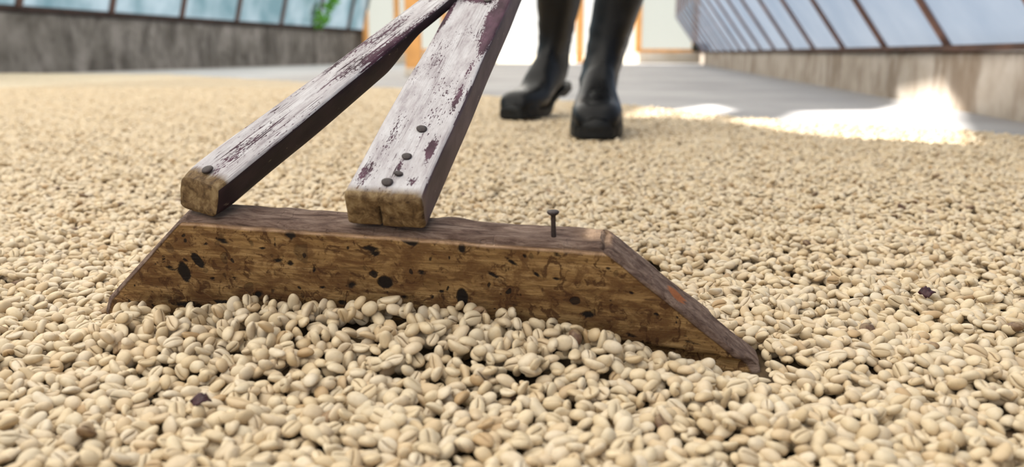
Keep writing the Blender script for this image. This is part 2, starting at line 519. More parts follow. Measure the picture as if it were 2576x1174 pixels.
glazing('window_2', xr, -1, [(-0.02, SILL_R + 0.015), (0.45, 0.83), (0.45, CEIL)], ys_r, (SILL_R, 0.021), BEAM_R, MULL, PANE_R, 0.026,
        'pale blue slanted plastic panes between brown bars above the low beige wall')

# far end: low curb, lumber frame, plastic panels and an open doorway to the sunlit yard
EX0, EX1 = xl(Y1), xr(Y1)
DOOR = (-0.30, 2.42)
endw = empty('wall_back', (0, 0, 0)); tag(endw, 'pale curb and orange lumber frame at the far end', 'wall', kind='structure')
bar('curb', (EX0, Y1, FZ + 0.10), (DOOR[0], Y1, FZ + 0.10), 0.3, 0.20, CURB, endw, r=0.01)
bar('curb', (DOOR[1], Y1, FZ + 0.10), (EX1, Y1, FZ + 0.10), 0.3, 0.20, CURB, endw, r=0.01)
for x, w in ((EX0 + .05, .1), (-2.2, .1), (-1.3, .1), (DOOR[0], .12), (1.30, .14), (DOOR[1], .12), (EX1 - .05, .1)):
    bar('post', (x, Y1 - 0.02, FZ if x == 1.30 else 0.18), (x, Y1 - 0.02, CEIL), w, 0.1, LUMBER, endw, up=(0, 1, 0))
bar('rail', (DOOR[1], Y1 - .02, 0.21), (EX1, Y1 - .02, 0.21), 0.1, 0.07, LUMBER, endw)
bar('rail', (EX0, Y1 - .02, 0.21), (DOOR[0], Y1 - .02, 0.21), 0.1, 0.07, LUMBER, endw)
bar('rail', (EX0, Y1 - .02, 2.15), (EX1, Y1 - .02, 2.15), 0.1, 0.1, LUMBER, endw)
xs_e = [EX0, -2.2, -1.3, DOOR[0]]
for a, b in list(zip(xs_e[:-1], xs_e[1:])) + [(DOOR[1], EX1)]:
    mesh_obj('pane', [(a, Y1 + .03, .24), (b, Y1 + .03, .24), (b, Y1 + .03, CEIL), (a, Y1 + .03, CEIL)], [(0, 1, 2, 3)], PANE_E, endw, smooth=False)

# roof film out of view, its gaps shaped to lay the sun patches below
k_ = 1 / math.tan(SUN_EL)
def up_to_roof(p):
    x, y = p[0], p[1]
    h = CEIL + 0.005
    return (x - SUN_H.x * k_ * h, y - SUN_H.y * k_ * h)
gap_a = [(.56, 2.28), (.61, 2.00), (.74, 1.68), (.87, 1.66), (1.30, 2.60), (1.56, 3.10), (1.60, 3.16), (1.62, 3.42), (1.64, 3.80), (1.50, 3.45), (1.26, 3.08), (.97, 3.03), (.78, 2.6)]
gap_b = [(.31, 2.42), (.48, 2.98), (.76, 3.42), (.76, 3.08), (.58, 2.72), (.38, 2.38)]
gap_c = [(.44, 2.40), (.58, 2.64), (.60, 2.50), (.50, 2.30)]
outer = [(xl(Y0) + .55, Y0), (xr(Y0) - .45, Y0), (xr(Y1) - .45, Y1), (xl(Y1) + .55, Y1)]
loops = [[Vector((x, y, CEIL)) for x, y in outer]] + [[Vector((*up_to_roof(p), CEIL)) for p in gp] for gp in (gap_a, gap_b, gap_c)]
bm = bmesh.new()
for lp in loops:
    bv_ = [bm.verts.new(p) for p in lp]
    for i in range(len(bv_)):
        bm.edges.new((bv_[i], bv_[(i + 1) % len(bv_)]))
bmesh.ops.triangle_fill(bm, edges=bm.edges[:], use_beauty=True, use_dissolve=False)
ceil_me = bpy.data.meshes.new('ceiling')
bm.to_mesh(ceil_me); bm.free()
ceil_me.materials.append(FILM)
cl = link(bpy.data.objects.new('ceiling', ceil_me))
tag(cl, 'milky plastic roof film over the drying house', 'ceiling', kind='structure')
for y in [Y0 + 0.02] + [1.0 + 2.6 * k for k in range(-1, 7)]:
    if y <= Y1 and not (3.3 < y < 6.0):
        bar('roof_beam', (xl(y) + .55, y, CEIL + .06), (xr(y) - .45, y, CEIL + .06), .06, .1, LUMBER, cl)

# ------------------------------------------------------------------ objects: the rake
def frame_from(yaw, lean, roll):
    ex = Vector((math.cos(yaw), math.sin(yaw), 0)); fw = Vector((-math.sin(yaw), math.cos(yaw), 0)); up = Vector((0, 0, 1))
    u = fw * math.cos(lean) + up * math.sin(lean)
    v = -fw * math.sin(lean) + up * math.cos(lean)
    return ex * math.cos(roll) + v * math.sin(roll), u, -ex * math.sin(roll) + v * math.cos(roll)
BO = Vector((-0.0236, 0.51266, -0.0067))     # middle of the blade's lower front edge
BE, BU, BV = frame_from(-0.1845, 0.331, -0.0353)
LL, LR, TLn, TRn, BH, BT = 0.2566, 0.1722, 0.1767, 0.0776, 0.0777, 0.0240

rake = empty('wooden_rake', (BO.x, BO.y, 0))
tag(rake, 'worn wooden rake with spotted brown blade and two peeling white handle sticks', 'rake')
def set_frame(o, e, d, n, loc, parent):
    m = Matrix((e, d, n)).transposed().to_4x4()
    m.translation = Vector(loc) - parent.location
    o.matrix_local = m

v, f = grid_box(250, 10, 60, (1.0, 1.0, 1.0), 0.0001)
vs, we, kn, lpv, rs = [], [], [], [], []
# dark knots and gouges on the front: x along the blade, height, half width, half height (metres), turn
KNOTS = [(-0.1838, 0.0382, 0.0038, 0.0073, 0), (-0.1722, 0.0478, 0.0030, 0.0066, 25), (-0.1954, 0.0473, 0.0019, 0.0042, 0), (-0.1923, 0.0402, 0.0061, 0.0027, -25), (-0.1652, 0.0352, 0.0025, 0.0027, 0),
         (-0.1643, 0.0608, 0.0019, 0.0020, 0), (-0.0522, 0.0426, 0.0047, 0.0044, 0), (-0.0051, 0.0364, 0.0034, 0.0064, 0), (-0.0736, 0.0389, 0.0051, 0.0035, 30), (-0.1112, 0.0510, 0.0031, 0.0026, 0),
         (-0.1364, 0.0258, 0.0054, 0.0034, 20), (-0.0581, 0.0659, 0.0069, 0.0025, -5), (-0.0561, 0.0619, 0.0034, 0.0017, 0), (-0.0410, 0.0329, 0.0038, 0.0024, 0), (-0.0178, 0.0392, 0.0024, 0.0020, 0),
         (-0.0927, 0.0353, 0.0031, 0.0018, 0), (-0.0290, 0.0520, 0.0039, 0.0020, 0), (-0.0588, 0.0482, 0.0040, 0.0026, 0), (0.0700, 0.0315, 0.0051, 0.0031, 0), (0.0806, 0.0639, 0.0022, 0.0019, 0),
         (-0.1526, 0.0635, 0.0063, 0.0026, -15), (-0.1074, 0.0715, 0.0051, 0.0033, 0), (-0.0343, 0.0746, 0.0057, 0.0043, -30), (-0.0039, 0.0704, 0.0033, 0.0038, 0), (0.0091, 0.0749, 0.0028, 0.0021, 0),
         (0.0309, 0.0772, 0.0032, 0.0026, 0), (-0.2309, 0.0168, 0.0014, 0.0029, 0), (-0.1877, 0.0132, 0.0127, 0.0032, 6), (-0.1622, 0.0173, 0.0083, 0.0028, 0), (-0.0817, 0.0251, 0.0042, 0.0027, 0),
         (0.1195, 0.0107, 0.0114, 0.0018, -8), (0.1425, 0.0089, 0.0101, 0.0020, -10), (0.1304, 0.0172, 0.0078, 0.0012, -10), (0.0959, 0.0189, 0.0057, 0.0015, -8), (-0.0608, 0.0736, 0.0020, 0.0022, 0),
         (0.0184, 0.0406, 0.0014, 0.0014, 0), (0.0302, 0.0418, 0.0014, 0.0017, 0), (0.0194, 0.0365, 0.0012, 0.0014, 0), (0.0513, 0.0548, 0.0037, 0.0019, 0), (-0.1187, 0.0524, 0.0042, 0.0020, 0),
         (-0.1275, 0.0602, 0.0036, 0.0017, 0), (-0.1502, 0.0365, 0.0022, 0.0018, 0), (-0.0965, 0.0472, 0.0015, 0.0035, 0), (0.1088, 0.0354, 0.0020, 0.0017, 0), (0.0946, 0.0493, 0.0020, 0.0016, 0),
         (0.0513, 0.0710, 0.0036, 0.0016, -10), (0.0141, 0.0542, 0.0052, 0.0017, -30), (0.0260, 0.0635, 0.0051, 0.0016, -35), (0.0398, 0.0565, 0.0046, 0.0014, -35)]
for p in v:
    s, t, h = p[0] + .5, p[1] + .5, p[2] + .5
    drop = 0.03                                            # the blade reaches a little below the bean surface
    z = -drop + h * (BH + drop)
    hh = z / BH
    xl_ = -LL + (LL - TLn) * hh if hh > 0 else -LL
    xr_ = LR + (TRn - LR) * hh if hh > 0 else LR + 0.004 * hh
    # left foot is rounded off
    if hh < 0.14: xl_ += 0.010 * (0.14 - max(hh, -0.1)) / 0.24
    # split-off foot at the right end
    step = 0.0
    if hh < 0.33:
        step = 0.004 * math.sin(max(0, min(1, (0.33 - hh) / 0.06)) * math.pi / 2)
    xr_ -= step * 0.6 * t
    x = xl_ + s * (xr_ - xl_)
    y = t * BT
    q = Vector((x * 30, y * 30, z * 30))
    edge_f = min(t, 1 - t) * BT; edge_t = (BH - z); edge_s = min(s, 1 - s) * 0.36
    # rounded, chipped edges
    rr = 0.0028 + 0.0022 * noise.noise(q * 1.3)
    def rnd(a, b):
        return max(0, rr - a) * max(0, rr - b) / max(rr, 1e-6)
    cut = rnd(edge_f, edge_t)
    y += (cut * 0.55) * (1 if t < .5 else -1)
    z -= cut * 0.55
    cut2 = rnd(edge_f, edge_s)
    y += cut2 * 0.5 * (1 if t < .5 else -1)
    x += cut2 * 0.5 * (1 if s < .5 else -1)
    cut3 = rnd(edge_t, edge_s)
    z -= cut3 * 1.5
    # surface unevenness, gouges along the grain
    n1 = noise.noise(Vector((x * 40, y * 60, z * 130))) * 0.0006
    n2 = noise.noise(Vector((x * 140, y * 60, z * 190))) * 0.00035
    if t < 0.02: y += n1 + n2
    if t > 0.98: y += n1
    if h > 0.98: z += noise.noise(Vector((x * 60, y * 150, 2))) * 0.0009 + noise.noise(Vector((x * 18, 0, 7))) * 0.0008
    if s > 0.99: x += noise.noise(Vector((z * 90, y * 200, 4))) * 0.0014 + noise.noise(Vector((z * 40, 0, 1))) * 0.0012
    # torn splinter line on the front face near the right foot
    if t < 0.02 and s > 0.80 and 0.02 < hh < 0.24:
        line = 0.20 - (s - 0.80) * 0.55
        if hh < line: y += 0.0035 * min(1, (s - .80) * 12)
    vs.append((x, y, z))
    w = 0.0
    if h > 0.97 or s > 0.985 or s < 0.012: w = 1.0
    we.append(w)
    rs.append(max(0.0, 1.3 - 1.3 * math.hypot((z - .043) / .0075, (t - .42) / .30)) if s > .985 else 0.0)
    pk = 0.0
    if h > .97:                                                # fresh pale break at the top right corner
        pk = max(0.0, min(1.0, (x - TRn + .019 + .006 * noise.noise(Vector((x * 90, y * 260, 6)))) / .010)) * max(0.0, min(1.0, (t - .22 + .2 * noise.noise(Vector((x * 120, 3, 1)))) / .2))
        we[-1] = 1 - .75 * pk
    lpv.append(0.85 * pk if pk > 0 else 1.0 if (t < 0.35 and edge_t < 0.0042 and h < 0.985) else (0.7 if t < .04 and 1 - s < .012 else 0.0))
    kv = 0.0
    if t < 0.1:
        for kx, kz, kw, kh, ka in KNOTS:
            dx, dz = x - kx, z - kz
            if abs(dx) < .03 and abs(dz) < .03:
                ca, sa = math.cos(R(ka)), math.sin(R(ka))
                d_ = math.hypot((dx * ca + dz * sa) / kw, (-dx * sa + dz * ca) / kh)
                kv = max(kv, max(0.0, 1.25 - 0.7 * d_) if kw * kh > 1.9e-5 and kw < .007 else max(0.0, 0.80 - 0.42 * d_))
    kn.append(min(1.0, kv))
blade = mesh_obj('blade', vs, f, BLADE, rake)
attr(blade, 'weather', we); attr(blade, 'knot', kn); attr(blade, 'lip', lpv); attr(blade, 'rust', rs)
set_frame(blade, BE, BU, BV, BO, rake)

# handle
MO = Vector((-0.0956, 0.5000, 0.0712))
ME = Vector((0.9832, -0.1794, -0.0345)); MD = Vector((0.1765, 0.8842, 0.4324)); MN = Vector((-0.0471, -0.4312, 0.9010))
HW, HT, HLEN = 0.0468, 0.0238, 1.68
v, f = grid_box(34, 260, 16, (HW, HLEN, HT), 0.0028)
bare, chipv, crackv = [], [], []
CHIPS = [(.34, .052, .10, .012, 1.0), (.36, .040, .08, .006, .8), (.30, .014, .12, .005, .7), (.40, .235, .22, .055, 1.0), (.42, .20, .10, .03, .8), (.44, .28, .2, .05, 1.0), (-.1, .285, .5, .02, .9),
         (.38, .115, .06, .03, .45), (.37, .155, .05, .02, .45), (-.25, .06, .1, .03, .25), (-.35, .02, .12, .02, .35), (.05, .03, .06, .012, .5), (-.45, .25, .08, .05, .7)]
for p in v:
    u_, al_ = p[0] / HW, p[1] + HLEN / 2
    chipv.append(min(1.0, max([0.0] + [ca_ * max(0.0, 1 - math.hypot((u_ - cu) / cw, (al_ - cl_) / ch)) * 1.6 for cu, cl_, cw, ch, ca_ in CHIPS])))
    q = Vector((p[0] * 50, p[1] * 14, p[2] * 50))
    along = p[1] + HLEN / 2
    p[0] += noise.noise(q) * 0.0009 + 0.0010 * noise.noise(Vector((along * 9, 3, 1)))
    p[2] += noise.noise(q + Vector((5, 3, 1))) * 0.0006
    # rounded butt end
    if along < 0.006:
        p[2] *= 1 - 0.10 * (1 - along / 0.006)
    p[1] += noise.noise(Vector((p[0] * 90, p[2] * 90, 8))) * 0.0012 if along < 0.002 else 0
    b_ = max(0.0, min(1.0, (0.0065 + 0.003 * noise.noise(Vector((p[0] * 160, p[2] * 160, 2))) - along) / 0.003))
    bare.append(b_)
    ck = max(0.0, 1 - abs(p[0] + 0.0030 + 0.0012 * noise.noise(Vector((0, 0, p[2] * 200)))) / 0.0013) if along < 0.004 and p[2] < 0.004 else 0.0
    if ck > 0.3: p[1] += 0.003 * ck
    crackv.append(ck)
def side_index(v, f, half_w, half_t):
    out = []
    for fc in f:
        cx = np.mean([v[i][0] for i in fc]); cz = np.mean([v[i][2] for i in fc])
        tz, tx = half_t - cz, half_w - abs(cx)
        cy = np.mean([v[i][1] for i in fc])
        out.append(0 if (tz < tx + 0.0004 and cz > 0) or cy + HLEN / 2 < 0.0032 else 1)
    return out
handle = mesh_obj('handle', v, f, [PAINT_MAIN, PLUM], rake, mat_idx=side_index(v, f, HW / 2, HT / 2))
attr(handle, 'bare', bare); attr(handle, 'chip', chipv); attr(handle, 'crack', crackv)
set_frame(handle, ME, MD, MN, MO + ME * HW / 2 + MN * HT / 2 + MD * (HLEN / 2), rake)

# split in the handle's butt end
def lathe(prof, n=14):
    vs, fs = [], []
    for r_, z in prof:
        for k in range(n):
            a = 2 * math.pi * k / n
            vs.append((r_ * math.cos(a), r_ * math.sin(a), z))
    for i in range(len(prof) - 1):
        for k in range(n):
            fs.append((i * n + k, i * n + (k + 1) % n, (i + 1) * n + (k + 1) % n, (i + 1) * n + k))
    fs.append(tuple(range(n - 1, -1, -1)))
    fs.append(tuple((len(prof) - 1) * n + k for k in range(n)))
    return vs, fs
nail_head = lathe([(0.0012, -0.012), (0.0012, -0.0012), (0.0030, 0.0002), (0.0034, 0.0007), (0.0033, 0.0013), (0.0020, 0.0016), (0.0006, 0.0017)], 18)
def nail_at(pos, nrm, tilt=(0, 0), sc=1.0):
    vs = [(x * (1 + .06 * math.sin(3 * math.atan2(y, x))), y, z) for x, y, z in nail_head[0]]
    o = mesh_obj('nail', vs, nail_head[1], NAIL, rake)
    nrm = (Vector(nrm) + Vector((tilt[0], tilt[1], 0))).normalized()
    m = nrm.to_track_quat('Z', 'Y').to_matrix().to_4x4() @ Matrix.Diagonal((sc, sc, sc, 1))
    m.translation = Vector(pos) - rake.location
    o.matrix_local = m
    return o
def on_handle(u, along):
    return MO + ME * (HW * u) + MN * HT + MD * along
for u, al, ti, sc in ((0.505, 0.012, (.1, -.1), 1.0), (0.585, 0.0215, (.3, .2), .85), (0.585, 0.040, (.1, -.1), .9), (0.60, 0.072, (.2, -.15), 1.0), (0.62, .275, (0, 0), .9)):
    nail_at(on_handle(u, al), MN, ti, sc)

# brace
def unp(px, py, y):
    ct, st = math.cos(PITCH), math.sin(PITCH)
    a, b = (px - 1288) / 2200, (587 - py) / 2200
    d = Vector((a, ct + b * st, -st + b * ct))
    return Vector((0, 0, CAM_H)) + d * (y / d.y)
BN = [(-0.2070, 0.5380, 0.1070), (-0.1785, 0.5240, 0.0986), (-0.1830, 0.5310, 0.0790), (-0.2075, 0.5420, 0.0862)]   # near end: TL TR BR BL
BF = [(-0.0785, 0.7230, 0.2145), (-0.0541, 0.7130, 0.2145), (-0.0518, 0.7230, 0.1930), (-0.0755, 0.7300, 0.1930)]   # further up the stick
BN = [unp(450, 437, .522), unp(556, 468, .508), unp(549, 550, .513), unp(452, 524, .526)]
BF = [unp(1050, 0, .730), unp(1124, 0, .718), unp(1132, 60, .727), unp(1062, 58, .735)]
axis = (sum(BF, Vector()) / 4 - sum(BN, Vector()) / 4)
blen = axis.length
bd = axis.normalized()
be = ((BN[1] - BN[0]) + (BF[1] - BF[0])).normalized()
be = (be - bd * be.dot(bd)).normalized()
bn = be.cross(bd)
borg = sum(BN, Vector()) / 4
def loc(P):
    q = P - borg
    return Vector((q.dot(be), q.dot(bd), q.dot(bn)))
n_, f_ = [loc(P) for P in BN], [loc(P) for P in BF]
v, f = grid_box(14, 120, 12, (1, 1, 1), 0.0001)
vs, bare = [], []
for p in v:
    u, t, h = p[0] + .5, (p[1] + .5) * 1.28, p[2] + .5
    # blunted, rounded butt end
    # notch: the stick is thinned from below before it meets the handle
    k = 1.0
    if t > 0.66:
        s = min(1, (t - 0.66) / 0.20)
        k = 1 - 0.52 * (s * s * (3 - 2 * s))
    hh = 1 - (1 - h) * k
    rr = 0.16
    # rounded cross-section corners
    uu, zz = u - .5, hh - .5
    du, dz = abs(uu) - (.5 - rr), abs(h - .5) - (.5 - rr)
    if du > 0 and dz > 0:
        L_ = math.hypot(du, dz)
        if L_ > 1e-9:
            sc_ = rr / max(L_, rr)
            uu = math.copysign(.5 - rr + du * sc_, uu)
            h2 = math.copysign(.5 - rr + dz * sc_, h - .5) + .5
            hh = 1 - (1 - h2) * k
    u2 = uu + .5
    def pt(c):
        top = c[0].lerp(c[1], u2); bot = c[3].lerp(c[2], u2)
        return bot.lerp(top, hh)
    P = pt(n_).lerp(pt(f_), t)
    al = P.y
    if t < 0.06:
        e_ = 1 - t / 0.06
        cx = pt(n_).lerp(pt(f_), t)
        mid = (n_[0] + n_[1] + n_[2] + n_[3]) / 4
        P = P.lerp(Vector((mid.x, P.y, mid.z)), 0.10 * e_ ** 2)
    q = Vector((P.x * 70, P.y * 16, P.z * 70))
    P = P + Vector((noise.noise(q) * .0008, 0, noise.noise(q + Vector((3, 8, 1))) * .0007))
    P.z += 0.0009 * noise.noise(Vector((P.x * 200, P.y * 8, 1)))
    if t < 0.004: P.y += noise.noise(Vector((P.x * 120, P.z * 120, 5))) * .0016
    vs.append(tuple(P))
    d0 = t * blen
    bare.append(max(0.0, min(1.0, (0.011 + 0.004 * noise.noise(Vector((P.x * 150, P.z * 150, 9))) - d0) / 0.004)))
mi = []
for fc in f:
    c = np.mean([v[i] for i in fc], axis=0)
    tz, tx = .5 - c[2], .5 - abs(c[0])
    mi.append(1 if (c[0] > 0 and tx < 0.02 and c[2] < .42) or c[2] < -.45 else 0)
brace = mesh_obj('brace', vs, f, [PAINT_BRACE, DARKPLUM], rake, mat_idx=mi)
attr(brace, 'bare', bare)
attr(brace, 'chip', [max(0.0, min(1.0, 0.55 * noise.noise(Vector((q_[0] * 90, q_[1] * 14, 3))) + 0.30 * min(1, max(0, (q_[1] - .08) / .12)))) for q_ in vs])
set_frame(brace, be, bd, bn, borg, rake)
ntop = borg + bd * 0.019 + be * (-0.0005) + bn * 0.0136
nail_at(BN[0].lerp(BN[1], .44).lerp(BF[0].lerp(BF[1], .44), .035) + bn * 0.0002, bn, (-.1, -.05), 1.05)

# the long nail left standing in the blade's top
def blade_pt(x, y, z): return BO + BE * x + BU * y + BV * z
np_ = blade_pt(0.0485, 0.0085, BH - 0.001)
prof = [(0.0014, -0.006), (0.0015, 0.0), (0.0013, 0.0125), (0.0015, 0.0133), (0.0033, 0.0146), (0.0035, 0.0154), (0.0030, 0.0160), (0.0006, 0.0162)]
nv, nf = lathe(prof)
nl = mesh_obj('standing_nail', nv, nf, NAIL, rake)
nl['label'] = 'long rusty nail standing half out of the blade top'
nl.matrix_local = Matrix.Translation(np_ - rake.location) @ Matrix.Rotation(R(-2), 4, 'Y') @ Matrix.Rotation(R(6), 4, 'X')

# ------------------------------------------------------------------ the wooden roof post behind the rake
po = empty('wooden_post', (-0.83, 7.55, FZ)); tag(po, 'orange-brown squared roof post standing behind the white handle', 'post')
bar('shaft', (-0.83, 7.55, FZ + 0.02), (-0.83, 7.55, CEIL), 0.13, 0.13, LUMBER, po, up=(0, 1, 0), r=0.008)
bar('foot', (-0.83, 7.55, FZ), (-0.83, 7.55, FZ + 0.07), 0.15, 0.15, CURB, po, up=(0, 1, 0), r=0.01)

# ------------------------------------------------------------------ the person in rubber boots
person = empty('person', (0.16, 2.2, 0.0))
tag(person, 'person in tall black rubber boots stepping across the beans behind the rake', 'person')
RINGS = [((-.099, .043), (-.099, .022), .020), ((-.091, .062), (-.093, .010), .037), ((-.072, .073), (-.072, .006), .047),
         ((-.038, .078), (-.034, .006), .0525), ((-.004, .087), (.006, .007), .052), ((.026, .104), (.048, .010), .047),
         ((.050, .124), (.100, .014), .042), ((.066, .144), (.152, .015), .040), ((.077, .165), (.181, .036), .042),
         ((.082, .190), (.187, .078), .043), ((.082, .220), (.181, .130), .0445), ((.078, .262), (.182, .192), .049),
         ((.070, .310), (.190, .268), .055), ((.066, .37), (.196, .350), .059), ((.064, .42), (.199, .42), .061)]
def boot(loc, yaw, bend, shear, parent, wide=1.0):
    def deform(p):
        x, y, z = p
        oy, oz = y, z
        if bend:
            yb = -0.005
            if y > yb:
                w = min(1, (y - yb) / 0.05); th = bend * w * w * (3 - 2 * w)
                dy, dz = y - yb, z - 0.006
                f_ = max(0.0, min(1.0, (y - 0.03) / 0.10)); f_ = 0.3 + 0.7 * f_ * f_ * (3 - 2 * f_)
                y = yb + dy * math.cos(th) - dz * math.sin(th) * f_
                z = 0.006 + dy * math.sin(th) + dz * math.cos(th)
            # the shin stays upright
            y += math.sin(bend) * 0.85 * max(0.0, oz - 0.015) * (f_ - 0.3) / 0.7 if oy > yb else 0.0
        s = max(0, oz - 0.11)
        x += shear[0] * s; y += shear[1] * s
        return (x, y, z)
    n = 26
    # resample the rings smoothly
    T = np.linspace(0, len(RINGS) - 1, 46)
    arr = np.array([[a[0], a[1], b[0], b[1], w] for a, b, w in RINGS])
    def sample(t):
        i = min(int(t), len(RINGS) - 2); fr = t - i
        p0, p1, p2, p3 = arr[max(i - 1, 0)], arr[i], arr[i + 1], arr[min(i + 2, len(RINGS) - 1)]
        return 0.5 * (2 * p1 + (p2 - p0) * fr + (2 * p0 - 5 * p1 + 4 * p2 - p3) * fr ** 2 + (3 * p1 - p0 - 3 * p2 + p3) * fr ** 3)
    vs, fs = [], []
    for ti, t in enumerate(T):
        ay, az, by, bz, w = sample(t)
        sq = 2.6 if t < 7 else 2.15
        for k in range(n):
            a = 2 * math.pi * k / n
            ca, sa = math.cos(a), math.sin(a)
            ex = math.copysign(abs(ca) ** (2 / sq), ca); ez = math.copysign(abs(sa) ** (2 / sq), sa)
            m = (1 - ez) / 2
            y = ay + (by - ay) * m; z = az + (bz - az) * m
            x = w * ex * (1 + (wide - 1) * max(0, min(1, (t - 8) / 4)))
            if t > 9:                                    # soft creases in the rubber shaft
                x *= 1 + 0.035 * noise.noise(Vector((ca * 1.3, sa * 1.3, z * 26)))
            if 8 < t < 11: x *= 1 + 0.03 * math.sin(z * 180)
            vs.append(deform((x, y, z)))
    for i in range(len(T) - 1):
        for k in range(n):
            fs.append((i * n + k, i * n + (k + 1) % n, (i + 1) * n + (k + 1) % n, (i + 1) * n + k))
    fs.append(tuple(range(n))); fs.append(tuple((len(T) - 1) * n + k for k in reversed(range(n))))
    b = mesh_obj('boot', vs, fs, RUBBER, parent)
    b.location = Vector(loc) - parent.location
    b.rotation_euler = (0, 0, yaw)
    # sole: a thick welt with a heel block, ribbed below
    ol = [(-.105, .003), (-.1035, .017), (-.098, .033), (-.082, .046), (-.055, .053), (-.02, .0555), (.02, .052), (.06, .045), (.10, .041), (.14, .043), (.168, .040), (.180, .030), (.184, .012)]
    pts = []
    for i in range(len(ol) - 1):
        for s in (0, .5):
            pts.append((ol[i][0] + (ol[i + 1][0] - ol[i][0]) * s, ol[i][1] + (ol[i + 1][1] - ol[i][1]) * s))
    pts.append(ol[-1])
    vs, fs = [], []
    for y, w in pts:
        arch = 0.010 if 0.055 < y < 0.105 else 0.0
        lug = 0.004 if int((y + 0.2) / 0.0085) % 2 else 0.0
        for x_, z_ in ((-w, .024), (-w, 0.004 + arch), (-w * .9, 0.0 + arch + lug), (w * .9, 0.0 + arch + lug), (w, 0.004 + arch), (w, .024)):
            vs.append(deform((x_, y, z_)))
    for i in range(len(pts) - 1):
        for k in range(6):
            fs.append((i * 6 + k, i * 6 + (k + 1) % 6, (i + 1) * 6 + (k + 1) % 6, (i + 1) * 6 + k))
    fs.append((0, 1, 2, 3, 4, 5)); fs.append(tuple((len(pts) - 1) * 6 + k for k in (5, 4, 3, 2, 1, 0)))
    mesh_obj('sole', vs, fs, SOLE, b, smooth=False)
    # toe guard: a raised band around the toe
    vs, fs = [], []
    m = 22
    for k in range(m + 1):
        a = math.pi * (k / m) 
        y = -.042 - .062 * math.sin(a); x = -.0545 * math.cos(a)
        for dz, dr in ((.014, .0005), (.019, .0020), (.032, .0012), (.044, -.006)):
            sa_ = math.sin(a) ** .5
            sc_ = 0.965 + (0.035 + dr / .055) * sa_
            vs.append(deform((x * sc_, -.042 + (y + .042) * sc_, dz)))
    for k in range(m):
        for j in range(3):
            fs.append((k * 4 + j, (k + 1) * 4 + j, (k + 1) * 4 + j + 1, k * 4 + j + 1))
    mesh_obj('toe_guard', vs, fs, SOLE, b)
    return b
boot((0.179, 1.855, 0.0), R(-6), 0.0, (0.24, 0.05), person)
boot((0.050, 2.375, 0.0), R(-33), R(22), (0.16, 0.0), person, 1.16)

# body: trousers, shirt, arms to the handle, head (above the frame)
def skin_body(name, J, E_, mats, parent):
    me = bpy.data.meshes.new(name)
    names = list(J)
    me.from_pydata([Vector(J[k][:3]) - parent.location for k in names], [(names.index(a), names.index(b)) for a, b in E_], [])
    o = link(bpy.data.objects.new(name, me), parent)
    for m in mats: me.materials.append(m)
    sk = o.modifiers.new('skin', 'SKIN')
    sd = o.modifiers.new('sub', 'SUBSURF'); sd.levels = 2; sd.render_levels = 2
    sk.use_smooth_shade = True
    for i, k in enumerate(names):
        r_ = J[k][3]
        me.skin_vertices[0].data[i].radius = (r_, r_)
        me.skin_vertices[0].data[i].use_root = (k == 'pelvis')
    return o
TROUSER = plain('dark_trousers', (0.05, 0.055, 0.07), 0.9, 0.2, 0.3, 60)
SHIRT = plain('faded_shirt', (0.35, 0.38, 0.42), 0.9, 0.2, 0.2, 60)
SKIN = plain('skin', (0.36, 0.20, 0.13), 0.6, 0.4, 0.1, 30)
hA = MO + ME * HW / 2 + MN * HT / 2 + MD * 1.62
hB = MO + ME * HW / 2 + MN * HT / 2 + MD * 1.40
J = {'pelvis': (.12, 2.22, .90, .13), 'hipL': (.20, 2.19, .84, .095), 'hipR': (.04, 2.25, .84, .095),
     'kneeL': (.265, 2.07, .52, .07), 'kneeR': (.10, 2.46, .52, .07), 'ankL': (.272, 2.02, .37, .058), 'ankR': (.10, 2.49, .38, .058)}
skin_body('trousers', J, [('pelvis', 'hipL'), ('pelvis', 'hipR'), ('hipL', 'kneeL'), ('hipR', 'kneeR'), ('kneeL', 'ankL'), ('kneeR', 'ankR')], [TROUSER], person)
J = {'pelvis': (.12, 2.22, .93, .14), 'waist': (.12, 2.22, 1.08, .135), 'chest': (.16, 2.24, 1.28, .15), 'neck': (.16, 2.20, 1.46, .06),
     'shL': (.32, 2.22, 1.40, .07), 'shR': (.0, 2.22, 1.40, .07), 'elL': (.40, 2.16, 1.12, .05), 'elR': (-.08, 2.08, 1.10, .05),
     'wrL': (hA.x + .06, hA.y + .06, hA.z + .07, .034), 'wrR': (hB.x - .06, hB.y + .06, hB.z + .07, .034)}
skin_body('shirt', J, [('pelvis', 'waist'), ('waist', 'chest'), ('chest', 'neck'), ('chest', 'shL'), ('chest', 'shR'), ('shL', 'elL'), ('shR', 'elR'), ('elL', 'wrL'), ('elR', 'wrR')], [SHIRT], person)
J = {'pelvis': (.16, 2.20, 1.46, .055), 'jaw': (.16, 2.15, 1.56, .075), 'brow': (.16, 2.15, 1.66, .095), 'crown': (.16, 2.17, 1.74, .07)}
skin_body('head', J, [('pelvis', 'jaw'), ('jaw', 'brow'), ('brow', 'crown')], [SKIN], person)
